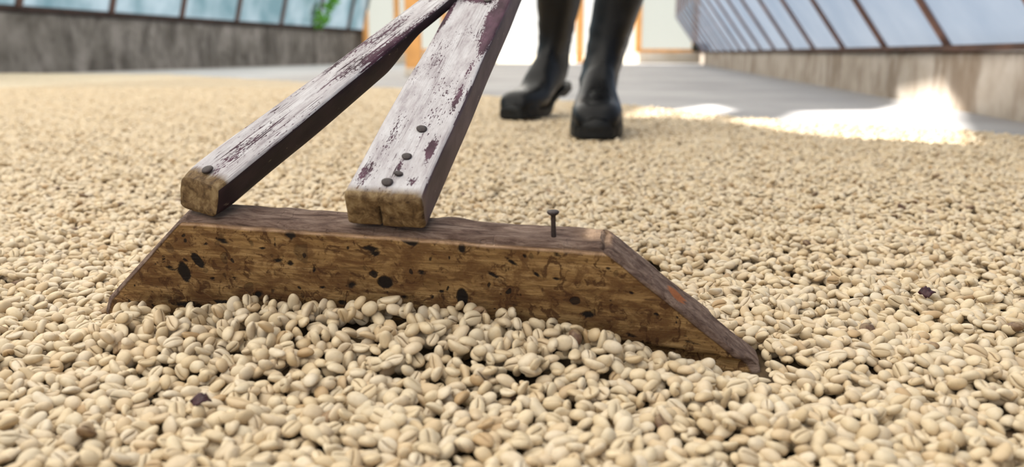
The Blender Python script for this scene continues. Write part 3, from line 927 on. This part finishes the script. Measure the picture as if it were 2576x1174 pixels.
for hp, sx in ((hA, 1), (hB, -1)):
    J = {'pelvis': (hp.x + sx * .055, hp.y + .05, hp.z + .065, .026), 'palm': (hp.x + sx * .04, hp.y + .01, hp.z + .035, .026)}
    Ed = [('pelvis', 'palm')]
    for k in range(4):
        o_ = MD * (0.030 - 0.02 * k)
        a_ = hp + o_ + Vector((sx * .034, 0, .022)); b_ = hp + o_ + Vector((-sx * .004, 0, .028)); c_ = hp + o_ + Vector((-sx * .034, 0, .002))
        J['a%d' % k] = (*a_, .010); J['b%d' % k] = (*b_, .0095); J['c%d' % k] = (*c_, .0085)
        Ed += [('palm', 'a%d' % k), ('a%d' % k, 'b%d' % k), ('b%d' % k, 'c%d' % k)]
    t_ = hp + MD * -.05 + Vector((sx * .03, 0, -.004))
    J['t0'] = (*t_, .010); Ed.append(('palm', 't0'))
    skin_body('hand', J, Ed, [SKIN], person)

# ------------------------------------------------------------------ coffee beans
def bean_mesh(name, a=5.3, b=3.9, ht=3.3, hb=1.7, groove=1.0, bow=0.0, open_=0.0, seed=0):
    rng = random.Random(seed)
    st = [-.97, -.88, -.7, -.45, -.15, .15, .45, .7, .88, .97]
    dome = [i * math.pi / 9 for i in range(10)]
    flat = [-.82, -.5, -.12 - open_, -.035 - open_ * .7, 0, .035 + open_ * .7, .12 + open_, .5, .82]
    vs, fs, cr = [], [], []
    ph = rng.uniform(-1, 1)
    for t in st:
        s = (1 - abs(t) ** 2.3) ** 0.5
        end = 1 - abs(t) ** 6
        for th in dome:
            y = b * s * math.cos(th); z = ht * s * max(0, math.sin(th)) ** 0.85
            vs.append((a * t, y, z)); cr.append(0.0)
        for yy in flat:
            gy = abs(yy)
            zf_ = -hb * s * (1 - gy ** 3.0)
            g_ = 0.0
            if gy < .01: zf_ += hb * 0.95 * groove * end * s; g_ = 1.0
            elif gy <= .036 + open_ * .7: zf_ += hb * 0.5 * groove * end * s; g_ = 0.5
            off = 0.10 * b * math.sin(math.pi * t * .9 + ph) * (1 - gy)
            vs.append((a * t, b * s * yy + off * s, zf_)); cr.append(g_ * min(1, groove))
    m = 19
    n = len(st)
    for i in range(n - 1):
        for k in range(m):
            fs.append((i * m + k, (i + 1) * m + k, (i + 1) * m + (k + 1) % m, i * m + (k + 1) % m))
    for i, sg in ((0, -1), (n - 1, 1)):
        vs.append((sg * a, 0, ht * .12)); cr.append(0.0)
        c_ = len(vs) - 1
        for k in range(m):
            fs.append((i * m + k, i * m + (k + 1) % m, c_) if sg < 0 else (i * m + (k + 1) % m, i * m + k, c_))
    out = []
    for x, y, z in vs:
        q = Vector((x * .28, y * .28, z * .28)) + Vector((seed * 3.1, 0, 0))
        d = noise.noise(q) * 0.35
        L_ = math.sqrt(x * x + y * y + z * z) + 1e-6
        z += bow * (x / a) ** 2
        out.append(((x + x / L_ * d) * .001, (y + y / L_ * d) * .001, (z + z / L_ * d * .6 - 0.7) * .001))
    me = bpy.data.meshes.new(name)
    me.from_pydata(out, [], fs)
    me.materials.append(BEAN)
    me.polygons.foreach_set('use_smooth', [True] * len(me.polygons))
    at_ = me.attributes.new('crease', 'FLOAT', 'POINT')
    at_.data.foreach_set('value', np.array(cr, dtype=np.float32))
    me.update()
    return me
VAR = [bean_mesh('bean_plump', 5.2, 4.0, 3.5, 1.7, 1.0, 0, 0, 1), bean_mesh('bean_long', 6.1, 3.8, 3.2, 1.6, .9, -.5, 0, 2),
       bean_mesh('bean_round', 4.6, 4.0, 3.4, 1.9, 1.1, 0, .02, 3), bean_mesh('bean_peaberry', 5.0, 3.5, 3.3, 2.9, .8, 0, 0, 4),
       bean_mesh('bean_curled', 5.6, 3.6, 2.9, 1.2, .9, 1.4, .03, 5), bean_mesh('bean_flat', 5.4, 4.3, 2.6, 1.4, 1.0, -.6, .04, 6),
       bean_mesh('bean_small', 4.3, 3.3, 2.9, 1.6, .9, 0, 0, 7)]
VARP = np.array([.26, .18, .16, .1, .12, .12, .06])

CELL = 0.00125
YAWS = 24
FOOT = []
for k in range(YAWS):
    a = math.pi * k / YAWS
    n = 5
    gx, gy = np.meshgrid(np.arange(-n, n + 1), np.arange(-n, n + 1))
    X, Y = gx.ravel() * CELL, gy.ravel() * CELL
    u = (X * math.cos(a) + Y * math.sin(a)) / .0050; w = (-X * math.sin(a) + Y * math.cos(a)) / .0037
    r2 = u * u + w * w
    ok = r2 < 1
    X, Y = X[ok], Y[ok]
    FOOT.append((gx.ravel()[ok], gy.ravel()[ok], np.sqrt(1 - r2[ok]), X, Y, X / (X * X).sum(), Y / (Y * Y).sum()))

def deposit(H, n, cand_x, cand_y, jumble=None, target=None):
    """drop n beans one by one onto the height field H (periodic); returns x index, y index, z, yaw, slope x, slope y, tops"""
    ny, nx = H.shape
    Hf = H.ravel()
    N = len(cand_x)
    pick = RNG.integers(0, N, (n, 4))
    yk = RNG.integers(0, YAWS, n)
    flip = RNG.integers(0, 2, n)
    out = np.zeros((n, 7))
    base = Hf.copy()
    for i in range(n):
        ci = pick[i]
        fl = cand_y[ci] * nx + cand_x[ci]
        j = ci[int(np.argmin(Hf[fl] - base[fl]))]
        ix, iy = cand_x[j], cand_y[j]
        ox, oy, sq, X, Y, wx, wy = FOOT[yk[i]]
        idx = ((iy + oy) % ny) * nx + (ix + ox) % nx
        h = Hf[idx]
        gx, gy = float(h @ wx), float(h @ wy)
        gx = max(-.55, min(.55, gx * .7)); gy = max(-.55, min(.55, gy * .7))
        pl = gx * X + gy * Y
        low = h - pl + .0022 * sq
        zc = .55 * low.max() + .45 * low.mean()
        top = zc + pl + .0026 * sq
        Hf[idx] = np.maximum(h, top)
        out[i] = (ix, iy, zc, math.pi * yk[i] / YAWS + (math.pi if flip[i] else 0), gx, gy, zc + .0026)
    return out

def inside_poly(x, y, poly):
    res = np.zeros(len(x), bool)
    n = len(poly)
    for i in range(n):
        x1, y1 = poly[i]; x2, y2 = poly[(i + 1) % n]
        c_ = ((y1 > y) != (y2 > y)) & (x < (x2 - x1) * (y - y1) / (y2 - y1 + 1e-12) + x1)
        res ^= c_
    return res
EDGE = [(-4.72, 7.70), (-4.38, 7.66), (-2.83, 7.34), (-1.41, 5.62), (-0.57, 4.40), (-0.09, 3.62), (0.41, 2.95), (0.61, 2.40), (1.02, 2.04), (1.09, 1.87), (1.20, 1.4), (1.0, -0.5), (-6.2, -0.5)]

# ---- near field: one deposit with the heap that the blade pushes along
NX0, NX1, NY0, NY1 = -0.86, 0.86, 0.23, 1.05
nxn, nyn = int((NX1 - NX0) / CELL), int((NY1 - NY0) / CELL)
gx = NX0 + (np.arange(nxn) + .5) * CELL
gy = NY0 + (np.arange(nyn) + .5) * CELL
GX, GY = np.meshgrid(gx, gy)
hb_e = Vector((math.cos(-0.1845), math.sin(-0.1845))); hb_f = Vector((-math.sin(-0.1845), math.cos(-0.1845)))
U = (GX - BO.x) * hb_e.x + (GY - BO.y) * hb_e.y                 # along the blade
S = -((GX - BO.x) * hb_f.x + (GY - BO.y) * hb_f.y)              # distance in front of it
def heap_height(U, S):
    hm = np.interp(U, [-.30, -.25, -.20, -.10, -.03, .05, .10, .14, .17, .20], [0, .004, .014, .029, .031, .022, .009, -.002, -.0065, -.004])
    s = np.clip((S + 0.004) / .115, 0, 1)
    fall = (1 - s) ** 1.25
    fall = np.where(S < -0.004, np.clip(1 + (S + .004) / .012, 0, 1), fall)
    # the swept strip just ahead of the heap lies a little lower
    return hm * fall
LAYER = -0.0135
base = LAYER + heap_height(U, S)
for k in range(6):                                              # gentle unevenness of the layer
    a_, l_, p_ = RNG.uniform(0, 6.28), RNG.uniform(.06, .22), RNG.uniform(0, 6.28)
    base = base + .0011 * np.sin((GX * math.cos(a_) + GY * math.sin(a_)) * 6.283 / l_ + p_)
H = base.copy()
okm = (np.abs(GX) < .62 * GY + .17)
# the blade's own footprint is kept free
rel_u = U; rel_s = -S
in_blade = (rel_u > -LL - .004) & (rel_u < LR + .004) & (rel_s > -.004 - np.clip(base - LAYER, 0, .1) * math.tan(.33)) & (rel_s < BT + .008)
okm &= ~in_blade
cy_, cx_ = np.nonzero(okm)
area = okm.sum() * CELL * CELL
n_near = int(area * 35000)
D = deposit(H, n_near, cx_, cy_)
# extra loose beans on the heap
hk = okm & (base - LAYER > .006)
cy2, cx2 = np.nonzero(hk)
D2 = deposit(H, int(hk.sum() * CELL * CELL * 9000), cx2, cy2)
D = np.vstack([D, D2])
jumble = np.clip((base[D[:, 1].astype(int), D[:, 0].astype(int)] - LAYER) / .012, 0, 1)
px = NX0 + (D[:, 0] + RNG.random(len(D))) * CELL
py = NY0 + (D[:, 1] + RNG.random(len(D))) * CELL
exposed = (H[D[:, 1].astype(int), D[:, 0].astype(int)] - D[:, 6]) < .007
near = dict(x=px, y=py, z=D[:, 2], yaw=D[:, 3], gx=D[:, 4], gy=D[:, 5], j=jumble, top=(H[D[:, 1].astype(int), D[:, 0].astype(int)] - D[:, 6]))
near = {k: v_[exposed] for k, v_ in near.items()}

# ---- middle field: a periodic patch repeated
TS = 0.45
tn = int(TS / CELL)
Ht = np.full((tn, tn), LAYER)
iy_, ix_ = np.nonzero(np.ones((tn, tn), bool))
Dt = deposit(Ht, int(TS * TS * 30000), ix_, iy_)
ex_t = (Ht[Dt[:, 1].astype(int), Dt[:, 0].astype(int)] - Dt[:, 6]) < .002
Dt = Dt[ex_t]
FARY = 4.5
mid = {k: [] for k in ('x', 'y', 'z', 'yaw', 'gx', 'gy', 'j', 'top')}
for ty in range(-3, int((FARY - NY1) / TS) + 1):
    for tx in range(-10, 5):
        x0, y0 = tx * TS + .1 * ty, NY1 + ty * TS
        q = int(RNG.integers(0, 4))
        cx, cy = Dt[:, 0] * CELL - TS / 2, Dt[:, 1] * CELL - TS / 2
        ca, sa = math.cos(q * math.pi / 2), math.sin(q * math.pi / 2)
        X = ca * cx - sa * cy + x0 + TS / 2; Y = sa * cx + ca * cy + y0 + TS / 2
        beyond = (Y >= NY1) | (Y < NY0 + .004) | (np.abs(X) >= .62 * Y + .174)        # not where the near field already lies
        keep = beyond & (X > -.60 * np.maximum(Y, 0) - .75) & (Y > -.15) & inside_poly(X + RNG.normal(0, .02, len(X)), Y + RNG.normal(0, .02, len(Y)), EDGE) & (Y < FARY)
        if not keep.any(): continue
        mid['x'].append(X[keep]); mid['y'].append(Y[keep]); mid['z'].append(Dt[keep, 2]); mid['yaw'].append(Dt[keep, 3] + q * math.pi / 2)
        mid['gx'].append((ca * Dt[:, 4] - sa * Dt[:, 5])[keep]); mid['gy'].append((sa * Dt[:, 4] + ca * Dt[:, 5])[keep])
        mid['j'].append(np.zeros(keep.sum())); mid['top'].append(np.zeros(keep.sum()))
mid = {k: np.concatenate(v_) for k, v_ in mid.items()}
nn = len(near['x'])
ALL = {k: np.concatenate([near[k], mid[k]]) for k in near}
NB = len(ALL['x'])

# ---- orientation of every bean
def rot_axis(ax, ang):
    c_, s_ = np.cos(ang), np.sin(ang); t_ = 1 - c_
    x, y, z = ax[:, 0], ax[:, 1], ax[:, 2]
    return np.stack([np.stack([t_ * x * x + c_, t_ * x * y - s_ * z, t_ * x * z + s_ * y], -1),
                     np.stack([t_ * x * y + s_ * z, t_ * y * y + c_, t_ * y * z - s_ * x], -1),
                     np.stack([t_ * x * z - s_ * y, t_ * y * z + s_ * x, t_ * z * z + c_], -1)], 1)
one = np.ones(NB); zer = np.zeros(NB)
roll = np.where(RNG.random(NB) < .36, math.pi, 0.0) + RNG.normal(0, .28, NB)
side = RNG.random(NB) < (.16 + .25 * ALL['j'])
roll = np.where(side, RNG.uniform(.9, 2.2, NB) * np.where(RNG.random(NB) < .5, 1, -1), roll)
pitch = RNG.normal(0, 1, NB) * (.17 + .55 * ALL['j'])
Rx = rot_axis(np.stack([one, zer, zer], 1), roll)
Ry = rot_axis(np.stack([zer, one, zer], 1), pitch)
Rz = rot_axis(np.stack([zer, zer, one], 1), ALL['yaw'] + RNG.normal(0, .1, NB))
g2 = np.sqrt(ALL['gx'] ** 2 + ALL['gy'] ** 2) + 1e-9
Rt = rot_axis(np.stack([ALL['gy'] / g2, -ALL['gx'] / g2, zer], 1), -np.arctan(g2))
RR = Rt @ Rz @ Ry @ Rx
EUL = np.stack([np.arctan2(RR[:, 2, 1], RR[:, 2, 2]), -np.arcsin(np.clip(RR[:, 2, 0], -1, 1)), np.arctan2(RR[:, 1, 0], RR[:, 0, 0])], 1)
SCL = np.clip(RNG.normal(1.0, .085, NB), .78, 1.22)
IDX = RNG.choice(len(VAR), NB, p=VARP)
POS = np.stack([ALL['x'], ALL['y'], ALL['z'] + .0004], 1)

# ---- the 300 that show largest are beans of their own, the rest is one mass
dep = POS[:, 1] * math.cos(PITCH) - (POS[:, 2] - CAM_H) * math.sin(PITCH)
ppx = 1288 + 2200 * POS[:, 0] / dep
ppy = 587 - 2200 * (POS[:, 1] * math.sin(PITCH) + (POS[:, 2] - CAM_H) * math.cos(PITCH)) / dep
vis = (ppx > 5) & (ppx < 2571) & (ppy < 1168) & (ALL['top'] < .0012) & (np.arange(NB) < nn)
size = np.where(vis, SCL * np.array([5.2, 6.1, 4.6, 5.0, 5.6, 5.4, 4.3])[IDX] ** .5 / dep, 0)
chosen = np.argsort(-size)[:300]
proto_col = bpy.data.collections.new('bean_kinds')
proto = {}
for c_ in chosen:
    o = bpy.data.objects.new('coffee_bean', VAR[IDX[c_]])
    COL.objects.link(o)
    o.location = POS[c_]; o.rotation_euler = EUL[c_]; o.scale = (SCL[c_],) * 3
    tag(o, 'pale dried coffee bean in the front rows along the lower picture edge', 'coffee bean', 'coffee beans nearest to the viewer')
    proto.setdefault(int(IDX[c_]), o)
order = sorted(proto)
for k in order:
    proto_col.objects.link(proto[k])
srt = sorted(order, key=lambda k: proto[k].name)               # the collection node lists its members by name
slot = {k: i for i, k in enumerate(srt)}
rest = np.ones(NB, bool); rest[chosen] = False
me = bpy.data.meshes.new('coffee_beans')
P_ = POS[rest]
me.vertices.add(len(P_))
me.vertices.foreach_set('co', P_.ravel().astype(np.float32))
a_ = me.attributes.new('turn', 'FLOAT_VECTOR', 'POINT'); a_.data.foreach_set('vector', EUL[rest].ravel().astype(np.float32))
a_ = me.attributes.new('size', 'FLOAT', 'POINT'); a_.data.foreach_set('value', SCL[rest].astype(np.float32))
a_ = me.attributes.new('kind_index', 'INT', 'POINT'); a_.data.foreach_set('value', np.array([slot.get(int(i), 0) for i in IDX[rest]], dtype=np.int32))
me.update()
beans = link(bpy.data.objects.new('coffee_beans', me))
tag(beans, 'spread layer of pale drying coffee beans covering the floor', 'coffee beans', kind='stuff')
ng = bpy.data.node_groups.new('bean_scatter', 'GeometryNodeTree')
ng.interface.new_socket('Geometry', in_out='INPUT', socket_type='NodeSocketGeometry')
ng.interface.new_socket('Geometry', in_out='OUTPUT', socket_type='NodeSocketGeometry')
gi, go = ng.nodes.new('NodeGroupInput'), ng.nodes.new('NodeGroupOutput')
ci = ng.nodes.new('GeometryNodeCollectionInfo')
ci.inputs['Collection'].default_value = proto_col
ci.inputs['Separate Children'].default_value = True
ci.inputs['Reset Children'].default_value = True
iop = ng.nodes.new('GeometryNodeInstanceOnPoints')
iop.inputs['Pick Instance'].default_value = True
def named(nm, ty):
    n_ = ng.nodes.new('GeometryNodeInputNamedAttribute'); n_.data_type = ty; n_.inputs['Name'].default_value = nm
    return n_.outputs['Attribute']
e2r = ng.nodes.new('FunctionNodeEulerToRotation')
ng.links.new(named('turn', 'FLOAT_VECTOR'), e2r.inputs[0])
ng.links.new(gi.outputs[0], iop.inputs['Points'])
ng.links.new(ci.outputs[0], iop.inputs['Instance'])
ng.links.new(named('kind_index', 'INT'), iop.inputs['Instance Index'])
ng.links.new(e2r.outputs[0], iop.inputs['Rotation'])
ng.links.new(named('size', 'FLOAT'), iop.inputs['Scale'])
ng.links.new(iop.outputs[0], go.inputs[0])
md = beans.modifiers.new('scatter', 'NODES'); md.node_group = ng

# ---- bed under the beans, and the far part of the layer where single beans blur together
vs, fs, ids = [], [], {}
step = .10
xs_ = np.arange(-6.3, 1.35, step); ys_ = np.arange(-.5, 7.9, step)
ins = inside_poly(np.repeat(xs_, len(ys_)), np.tile(ys_, len(xs_)), EDGE).reshape(len(xs_), len(ys_))
def bed_z(x, y):
    return LAYER + .0005 + (.0125 * min(1, max(0, (y - FARY + .1) / .15)))
def bv(i, j):
    if (i, j) not in ids:
        x, y = xs_[i], ys_[j]
        if not ins[i, j]:                                     # pull rim points onto the outline
            best = None
            for (x1, y1), (x2, y2) in zip(EDGE, EDGE[1:] + EDGE[:1]):
                dx, dy = x2 - x1, y2 - y1
                t = max(0, min(1, ((x - x1) * dx + (y - y1) * dy) / (dx * dx + dy * dy)))
                c_ = (x1 + t * dx, y1 + t * dy); d_ = (c_[0] - x) ** 2 + (c_[1] - y) ** 2
                if best is None or d_ < best[0]: best = (d_, c_)
            x, y = best[1]
            z = FZ + .002
        else:
            z = bed_z(x, y)
        ids[(i, j)] = len(vs); vs.append((x, y, z))
    return ids[(i, j)]
for i in range(len(xs_) - 1):
    for j in range(len(ys_) - 1):
        if ins[i:i + 2, j:j + 2].any():
            fs.append((bv(i, j), bv(i + 1, j), bv(i + 1, j + 1), bv(i, j + 1)))
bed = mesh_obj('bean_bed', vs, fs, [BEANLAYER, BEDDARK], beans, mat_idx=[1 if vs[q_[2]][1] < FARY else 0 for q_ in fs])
bed['kind'] = 'stuff'
# heap core below the pushed-up beans
ns = 60
vs, fs = [], []
us = np.linspace(-.29, .235, 60); ss = np.linspace(-.004, .118, 14)
for u in us:
    for s in ss:
        z = LAYER - .005 + float(heap_height(np.array([u]), np.array([s]))[0])
        p = Vector((BO.x, BO.y)) + hb_e * u - hb_f * s
        vs.append((p.x, p.y, z))
for i in range(59):
    for j in range(13):
        fs.append((i * 14 + j, i * 14 + j + 1, (i + 1) * 14 + j + 1, (i + 1) * 14 + j))
hc = mesh_obj('heap_core', vs, fs, BEDDARK, beans)  # added filler; its dark colour stands in for shade inside the heap
hc['kind'] = 'stuff'

# ------------------------------------------------------------------ small things
# green weed on the left wall
LEAF = plain('weed_leaf', (0.10, 0.30, 0.035), 0.5, 0.3, 0.35, 12)
wy = 14.9; wx = xl(wy) + 0.10
weed = empty('weed', (wx, wy, SILL_L + .02)); tag(weed, 'bright green weed growing on top of the grey wall', 'plant')
rng = random.Random(3)
for sgn, lean in ((-1, (-.04, .50)), (1, (.26, .62))):
    bar('stem', (wx + sgn * .05, wy, SILL_L - .0), (wx + sgn * .06 + lean[0], wy, SILL_L + lean[1]), .015, .015, LEAF, weed)
    vs, fs = [], []
    for k in range(46):
        t = rng.random()
        b0 = Vector((sgn * .06 + lean[0] * t, 0, lean[1] * t))
        d = Vector((rng.uniform(-1, 1), rng.uniform(-.6, .6), rng.uniform(.1, 1))).normalized()
        L_ = rng.uniform(.10, .2); e = d.cross(Vector((rng.uniform(-.3, .3), 1, 0))).normalized() * L_ * .22
        i0 = len(vs)
        vs += [b0, b0 + d * L_ * .45 + e, b0 + d * L_ + Vector((0, 0, -.02)), b0 + d * L_ * .45 - e]
        fs.append((i0, i0 + 1, i0 + 2, i0 + 3))
    mesh_obj('foliage', vs, fs, LEAF, weed, smooth=False)
# dark lump at the far end of the right wall
v, f = grid_box(10, 10, 8, (.30, .3, .16), .07)
v = [tuple(Vector(p) * (1 + .25 * noise.noise(Vector(p) * 9))) for p in v]
lp = mesh_obj('stone', v, f, plain('dark_stone', (.03, .028, .02), .9, .2, .4, 14))
lp.location = (xr(16.4) + .02, 16.4, SILL_R + .09)
tag(lp, 'dark lump lying on the low wall at its far corner', 'stone')

# scraps of dried fruit skin among the beans
HUSK = plain('dried_skin', (0.045, 0.012, 0.016), 0.5, 0.4, 0.5, 500)
for px_, py_, sc_, lab in ((2332, 736, 1.0, 'dark purple scrap of dried fruit skin among the beans beside the blade foot'),
                           (505, 1008, .8, 'dark brown scrap of dried fruit skin in front of the heap')):
    d_ = unp(px_, py_, 1.0) - Vector((0, 0, CAM_H))
    P = Vector((0, 0, CAM_H)) + d_ * (CAM_H - 0.004) / -d_.z
    vs, fs = [], []
    n_ = 9
    for i in range(n_):
        for k in range(n_):
            u, w = i / (n_ - 1) * 2 - 1, k / (n_ - 1) * 2 - 1
            r_ = 1 - .2 * abs(noise.noise(Vector((u * 2, w * 2, px_))))
            vs.append((u * .0055 * r_, w * .0040 * r_, .0030 * (1 - u * u) + .0022 * noise.noise(Vector((u * 2.2, w * 2.2, px_ * .01)))))
    for i in range(n_ - 1):
        for k in range(n_ - 1):
            fs.append((i * n_ + k, (i + 1) * n_ + k, (i + 1) * n_ + k + 1, i * n_ + k + 1))
    h_ = mesh_obj('fruit_husk', vs, fs, HUSK)
    h_.location = P; h_.rotation_euler = (R(25), R(-10), R(40)); h_.scale = (sc_,) * 3
    sm = h_.modifiers.new('thick', 'SOLIDIFY'); sm.thickness = .0006
    tag(h_, lab, 'husk', 'fruit skin scraps')
